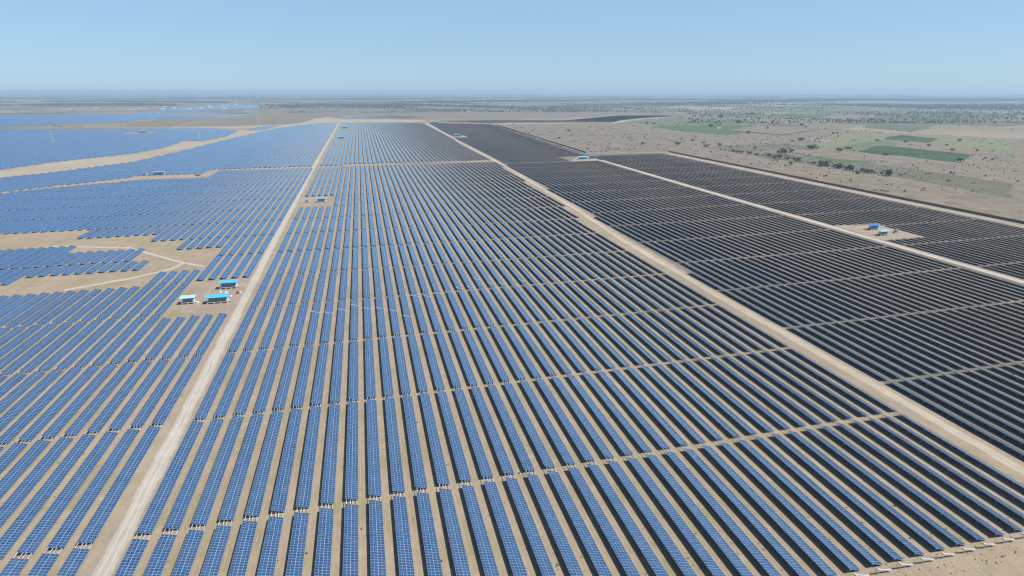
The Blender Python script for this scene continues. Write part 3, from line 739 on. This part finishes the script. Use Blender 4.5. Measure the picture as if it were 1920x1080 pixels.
for x in (0,):
    X, Y = gp(1347, 241); house(X, Y, 13, 7, 3.5, 'small white hut beside the large dark tree in the green field', 'white', 'white', flat=True)
    X, Y = gp(1231, 225); house(X, Y, 8, 6, 3.2, 'tiny white hut near the tip of the far solar strip', 'white', 'white', flat=True)
    for i, (px, py, nm) in enumerate([(1521, 265, 'brown roofed'), (1532, 263.5, 'dark roofed'), (1541, 267, 'low grey roofed'), (1548, 266, 'white walled'), (1553, 264.5, 'flat topped')]):
        X, Y = gp(px, py); house(X, Y, 9+i % 3*2, 6, 3.3, f'{nm} farmhouse in the cluster on the yellow green field', 'hwall' if i != 3 else 'white', 'hroof' if i % 2 else 'cab', flat=i == 4)
    X, Y = gp(1487, 265); house(X, Y, 9, 5, 3, 'red roofed shed left of the farm cluster', 'hroof', 'hroof')
    for i, (px, py, ww) in enumerate([(830, 198, 60), (850, 198.5, 40), (857, 198, 45), (715, 194.5, 40), (527, 191, 50), (289, 200.5, 60), (309, 200.5, 60), (272, 204.5, 70), (263, 204.5, 50), (250, 206, 60), (180, 203, 60), (130, 205, 50)]):
        X, Y = gp(px, py); house(X, Y, ww*.5, 14, 6, f'pale hazy building far off, {ordw(i+1)} along the horizon side villages', 'white' if i % 2 == 0 else 'hwall', 'white', 'far pale buildings', flat=True)
    for i, (px, py) in enumerate([(305.5, 205), (327, 203), (355.5, 205.5), (377, 203.7), (392, 200), (395, 201.8), (418, 199), (422, 204), (443, 197), (428, 198)]):
        X, Y = gp(px, py); house(X, Y, 22, 16, 8, f'white block rising from the farthest left solar field, {ordw(i+1)} from the left', 'white', 'white', 'white blocks in the farthest left field', flat=True)

# ------------------------------------------------------------------ trees and bushes
def crown_mesh(seed, wide, n=90, hgt=1.0, mat='leaf'):
    r = random.Random(seed); mb = MB()
    lobes = [(r.uniform(-.5, .5)*wide, r.uniform(-.5, .5)*wide, r.uniform(.35, .8)*hgt, r.uniform(.25, .45)) for _ in range(7)]
    for i in range(n):
        lx, ly, lz, lr = r.choice(lobes)
        d = Vector((r.gauss(0, 1), r.gauss(0, 1), r.gauss(0, 1))).normalized()*lr*r.uniform(.6, 1.1)
        c = Vector((lx, ly, lz))+Vector((d.x*wide, d.y*wide, d.z*.8*hgt)); s = r.uniform(.07, .16)
        a = Vector((r.gauss(0, 1), r.gauss(0, 1), r.gauss(0, 1))).normalized(); b_ = a.orthogonal().normalized(); a2 = a.cross(b_)
        k = [c+b_*s, c+a2*s, c-b_*s, c-a2*s, c+a*s*.7, c-a*s*.7]
        for f in ((0, 1, 4), (1, 2, 4), (2, 3, 4), (3, 0, 4), (1, 0, 5), (2, 1, 5), (3, 2, 5), (0, 3, 5)): mb.quad([k[q] for q in f])
    return mb.mesh('crown', [mat])
crowns = [crown_mesh(i, .9 if i % 2 else 1.2, mat='leaf') for i in range(4)]+[crown_mesh(10+i, 1.1, mat='leaf_grey') for i in range(3)]
bushes = [crown_mesh(20+i, 1.5, 60, .55, 'leaf') for i in range(3)]+[crown_mesh(30+i, 1.6, 60, .5, 'leaf_grey') for i in range(3)]
tk = MB(); tk.bar((0, 0, 0), (.02, 0, .35), .07); tk.bar((.02, 0, .3), (.22, .1, .62), .04); tk.bar((.02, 0, .3), (-.2, -.08, .65), .04); tk.bar((.02, 0, .3), (0, .15, .7), .035)
trunk = tk.mesh('trunk', ['bark'])
TREES = []
def add(zx, zy, sc, L, kind=None):
    for a in L: TREES.append((zx+a[0]/sc, zy+a[1]/sc, a[2] if len(a) > 2 else 0))
add(1200, 160, 8, [(35, 895, 1), (48, 747), (95, 740), (60, 775), (90, 800), (285, 887), (255, 945), (370, 975), (430, 827), (465, 830), (505, 850), (560, 895, 2), (620, 813, 1), (655, 840), (790, 840, 1), (835, 890),
 (830, 790), (945, 880, 1), (1040, 900), (990, 930, 1), (1200, 910, 1), (1350, 942, 1), (1295, 910), (1210, 970), (1270, 977), (1380, 995, 1), (1420, 1000), (1470, 1010, 1), (1510, 1020, 1), (1630, 1035, 1), (1745, 1055, 1), (1725, 947, 1),
 (1705, 890), (1810, 875), (1890, 885), (1640, 910), (1455, 908), (1835, 1055), (1875, 1055), (1635, 725, 2), (1415, 738), (1460, 733), (1335, 743), (1185, 745), (1070, 635, 3), (1130, 640), (1210, 640), (1475, 572, 3), (1185, 530),
 (1220, 490, 3), (935, 470, 1), (605, 490, 1), (575, 462), (1485, 490), (1610, 450, 2), (1690, 443, 2), (1400, 446), (1350, 440), (115, 578, 1), (202, 590, 1), (310, 610), (695, 600), (590, 573), (665, 580), (945, 587), (560, 602), (1135, 590),
 (1165, 590), (1210, 596), (1370, 598), (1655, 592), (1715, 582), (520, 637), (500, 667), (610, 680), (175, 665), (1855, 567), (1890, 563), (1910, 655, 1), (1840, 510), (1740, 820), (1830, 826)])
add(1440, 160, 8, [(500, 610, 2), (555, 635, 1), (865, 617), (850, 658), (1540, 530, 2), (210, 620), (90, 620), (980, 735, 1), (1045, 730, 1), (1060, 770), (1190, 972, 2), (1060, 992, 1), (640, 965, 2), (675, 965, 2), (710, 900), (1290, 990),
 (255, 1050, 3), (1755, 1055, 1), (1645, 845, 1), (1270, 832), (1300, 832), (745, 825, 1), (480, 838, 2), (520, 825, 1), (380, 842), (70, 872), (12, 888), (1210, 680), (1290, 688), (1185, 706), (1400, 690), (1465, 685), (1520, 693),
 (1580, 703), (1660, 713), (1700, 713), (1860, 723), (740, 783), (800, 778), (860, 768), (930, 753), (1090, 728), (1050, 523), (1265, 546), (1360, 549), (1890, 545)])
add(1440, 285, 8, [(345, 195, 1), (290, 115, 1), (20, 80, 1), (80, 95, 1), (155, 108, 2), (430, 150, 2), (480, 145), (615, 172), (675, 190, 1), (770, 205, 2), (800, 205, 1), (850, 215, 2), (890, 222, 1), (925, 258), (990, 230, 1), (1050, 245, 2),
 (1090, 250, 1), (1170, 270, 1), (1215, 275, 2), (1250, 278, 1), (1320, 330, 1), (1405, 295, 1), (1480, 315, 1), (1510, 318, 1), (1610, 322), (1765, 360, 2), (1800, 362, 1), (1670, 430), (645, 338), (1640, 580), (1705, 585), (1765, 590), (860, 374)])
add(960, 160, 8, [(850, 692, 1), (1000, 687), (890, 762), (893, 734), (710, 800, 1), (640, 800), (390, 738), (460, 741), (255, 721), (205, 694), (950, 832), (930, 857), (865, 848), (1150, 898), (1150, 860), (1180, 863), (1245, 809), (1295, 689),
 (1245, 688), (1160, 638), (1275, 638), (1350, 661), (1140, 711), (1425, 764), (1515, 767), (1520, 627), (1475, 648), (1525, 653), (1665, 630), (1650, 744), (1690, 747), (1660, 778), (1780, 744), (1740, 799), (1775, 785), (1800, 828),
 (1460, 888), (1710, 889), (1785, 905), (1435, 942), (1590, 951), (1755, 968), (1130, 963), (1350, 993), (1415, 998), (25, 594), (270, 598), (615, 608), (145, 638), (585, 708), (615, 693), (320, 683), (1155, 758), (1720, 573), (1820, 609),
 (1180, 1003), (1250, 998), (530, 412, 2), (380, 402, 1), (240, 384, 1), (505, 512), (395, 506), (180, 498), (730, 428), (970, 430), (915, 455), (1270, 411), (1550, 441)])
for _ in range(26):                                              # the scrub goes on past both sides of the view
    TREES.append((random.uniform(1685, 1915), random.uniform(262, 372), random.choice([0, 0, 1])))
for _ in range(10): TREES.append((random.uniform(5, 235), random.uniform(236, 240), 0))
ZONES = [(lambda x, y: y > 284 and x > 1400, 'in the hedge between field and panels'), (lambda x, y: x > 1480 and y > 240, 'around the yellow green fields'),
         (lambda x, y: 1200 < x and y < 250, 'among the green fields beyond'), (lambda x, y: y < 215, 'beyond the far dark solar strip'),
         (lambda x, y: x < 300, 'on the dry strip at the far left'), (lambda x, y: x < 1200, 'on the dry scrubland behind the blue shelter'), (lambda x, y: True, 'on the dry scrubland beyond the wall corner')]
byz = {}
for t in TREES:
    z = next(i for i, (f, _) in enumerate(ZONES) if f(t[0], t[1])); byz.setdefault(z, []).append(t)
for z, L in byz.items():
    L.sort()
    for i, (px, py, big) in enumerate(L):
        X, Y = gp(px, py); mpp = math.hypot(X, Y)/1010
        r = random.Random(i*31+z)
        h = {0: 5.2, 1: 8.5, 2: 13, 3: 18}[big]*(mpp/1.25)**.35*r.uniform(.8, 1.2)*.72
        if big == 0: h *= .8
        bush = big == 0 and r.random() < .6
        nm = 'bush' if bush else 'tree'
        word = {0: 'small dark', 1: 'medium dark', 2: 'large dark', 3: 'very large dark'}[big]
        o = empty(nm, (X, Y, 0), r.uniform(0, 6)); o.scale = (h*r.uniform(.85, 1.25), h*r.uniform(.85, 1.25), h)
        tag(o, f"{word} {nm} {ZONES[z][1]}, {ordw(i+1)} from left", nm, 'scattered trees and bushes on the plain')
        if bush: link('foliage', r.choice(bushes), o)
        else: link('crown', r.choice(crowns), o); link('trunk', trunk, o)
# far trees: clumps past counting
def scatter(name, N, fn, lab, cat, mat, hmin, hmax, tris=8):
    vs = []; fs = []; m_ = 6 if tris > 8 else 4; lvs = ((.12, .5), (.5, 1.0), (.85, .62)) if tris > 8 else ((.1, .8), (.65, .9))
    for _ in range(N):
        q = fn()
        if q is None: continue
        X, Y, h = q; wv = h*random.uniform(.55, .95); k = len(vs); nl = len(lvs)
        for lv, (zz, rr) in enumerate(lvs):
            for i in range(m_):
                a = 2*math.pi*i/m_+lv*.4; q_ = rr*wv*random.uniform(.7, 1.15)*.6; vs.append((X+math.cos(a)*q_, Y+math.sin(a)*q_, h*zz*random.uniform(.85, 1.1)))
        vs.append((X, Y, h))
        for lv in range(nl-1):
            for i in range(m_):
                j = (i+1) % m_; fs.append((k+lv*m_+i, k+lv*m_+j, k+(lv+1)*m_+j, k+(lv+1)*m_+i))
        for i in range(m_): fs.append((k+(nl-1)*m_+i, k+(nl-1)*m_+(i+1) % m_, k+nl*m_))
    me = bpy.data.meshes.new(name); me.from_pydata(vs, [], fs); me.materials.append(M[mat]); me.update()
    tag(link(name, me), lab, cat, kind='stuff')
def noisef(x, y):
    return math.sin(x*.0031+1.3*math.sin(y*.0017))+math.sin(y*.0023+1.7*math.sin(x*.0013+2))+.6*math.sin(x*.0071+y*.0053)
def far_pt():
    px = random.uniform(-20, 1940); py = 175+abs(random.gauss(0, 1))*14+random.random()*4
    if py > 214 or (330 < px and py > float(np.interp(px, [330, 480, 560, 640, 780], [193.5, 196, 204, 210, 214]))) or (px <= 330 and py > 206): return None
    if px <= 330 and 199 < py and random.random() < .5: return None
    X, Y = gp(px, py); n = math.sin(Y*.0026+1.9*math.sin(X*.0006+1)+.8*math.sin(Y*.0009))+.7*noisef(X*.6, Y*.9)+.35*math.sin(X*.009+Y*.004)
    if n < random.uniform(-.1, .9): return None
    if 780 < px < 1290 and py > 211: return None
    return X, Y, random.uniform(6, 12)*(1 if py > 190 else 1.35)
scatter('far_trees', 110000, far_pt, 'belts and dots of blue green trees across the hazy plain', 'trees', 'leaf', 5, 11)
def mid_pt():
    px = random.uniform(480, 1940); py = random.uniform(189, 232) if px > 1290 else random.uniform(189, 212)
    if px < 640 and py > 205 and px < 540: return None
    X, Y = gp(px, py); n = noisef(X*2.3, Y*1.7)
    if n < random.uniform(-1.6, 2.2): return None
    if 780 < px < 1290 and py > 211: return None
    return X, Y, random.uniform(2.5, 5)*(1 if random.random() < .7 else 1.9)
scatter('far_trees', 26000, mid_pt, 'dark trees dotting the plain behind the far solar strip', 'trees', 'leaf', 5, 9, 20)
def bush_pt():
    px = random.uniform(940, 1940); py = random.uniform(222, 372)
    if random.random() < (py-240)/130: return None
    X, Y = gp(px, py)
    if not inside([(500, 1150), (475, 1600), (510, 2190), (1000, 2185), (1330, 2410), (2600, 2600), (2600, 300), (640, 120), (640, 1118)], X, Y): return None
    n = noisef(X*4, Y*4)
    if n < random.uniform(-1.4, 1.8): return None
    return X, Y, random.uniform(.9, 2.4)*(1 if random.random() < .9 else 1.6)
scatter('scrub_bushes', 9000, bush_pt, 'low thorny scrub dotted over the dry land beyond the wall', 'scrub', 'leaf_grey', 1, 2, 20)
# tufts between the rows
tv, tf = [], []
def tuft(X, Y, s):
    for _ in range(5):
        a = random.uniform(0, 6.28); dx, dy = math.cos(a)*s*.5, math.sin(a)*s*.5; k = len(tv); hh = s*random.uniform(.4, .9); bx, by = X+random.uniform(-.4, .4)*s, Y+random.uniform(-.4, .4)*s
        tv.extend([(bx-dx, by-dy, 0), (bx+dx, by+dy, 0), (bx+dy*.7, by-dx*.7, hh)]); tf.append((k, k+1, k+2))
for _ in range(9000):
    Y = 85+500*random.random()**1.6; hw = 110+Y*.75; X = random.uniform(-hw, hw+60)
    if abs(X+78.5) < 4 or 205 < X < 217: continue
    tuft(X, Y, random.uniform(.12, .40) if random.random() < .97 else random.uniform(.5, .9))
me = bpy.data.meshes.new('dry_grass'); me.from_pydata(tv, [], tf); me.materials.append(M['leaf_dry'])
tag(link('dry_grass', me), 'dry grass tufts scattered on the bare soil between the rows', 'grass', kind='stuff')

# ------------------------------------------------------------------ haze
hm = bpy.data.materials.new('haze'); hm.use_nodes = True; n = hm.node_tree; n.nodes.clear()
pv = n.nodes.new('ShaderNodeVolumePrincipled'); pv.inputs['Density'].default_value = 0.95e-4; pv.inputs['Color'].default_value = (.44, .625, .79, 1)
pv.inputs['Anisotropy'].default_value = 0.1; pv.inputs['Density Attribute'].default_value = ''
mo = n.nodes.new('ShaderNodeOutputMaterial'); n.links.new(pv.outputs[0], mo.inputs['Volume'])
hb = MB(); hb.box((0, 0, (CAM_H+6)/2-.5), (136000, 136000, CAM_H+6+1)); me = hb.mesh('haze', []); me.materials.append(hm)
tag(link('haze', me), 'thin pale haze over the plain', 'haze', kind='stuff')
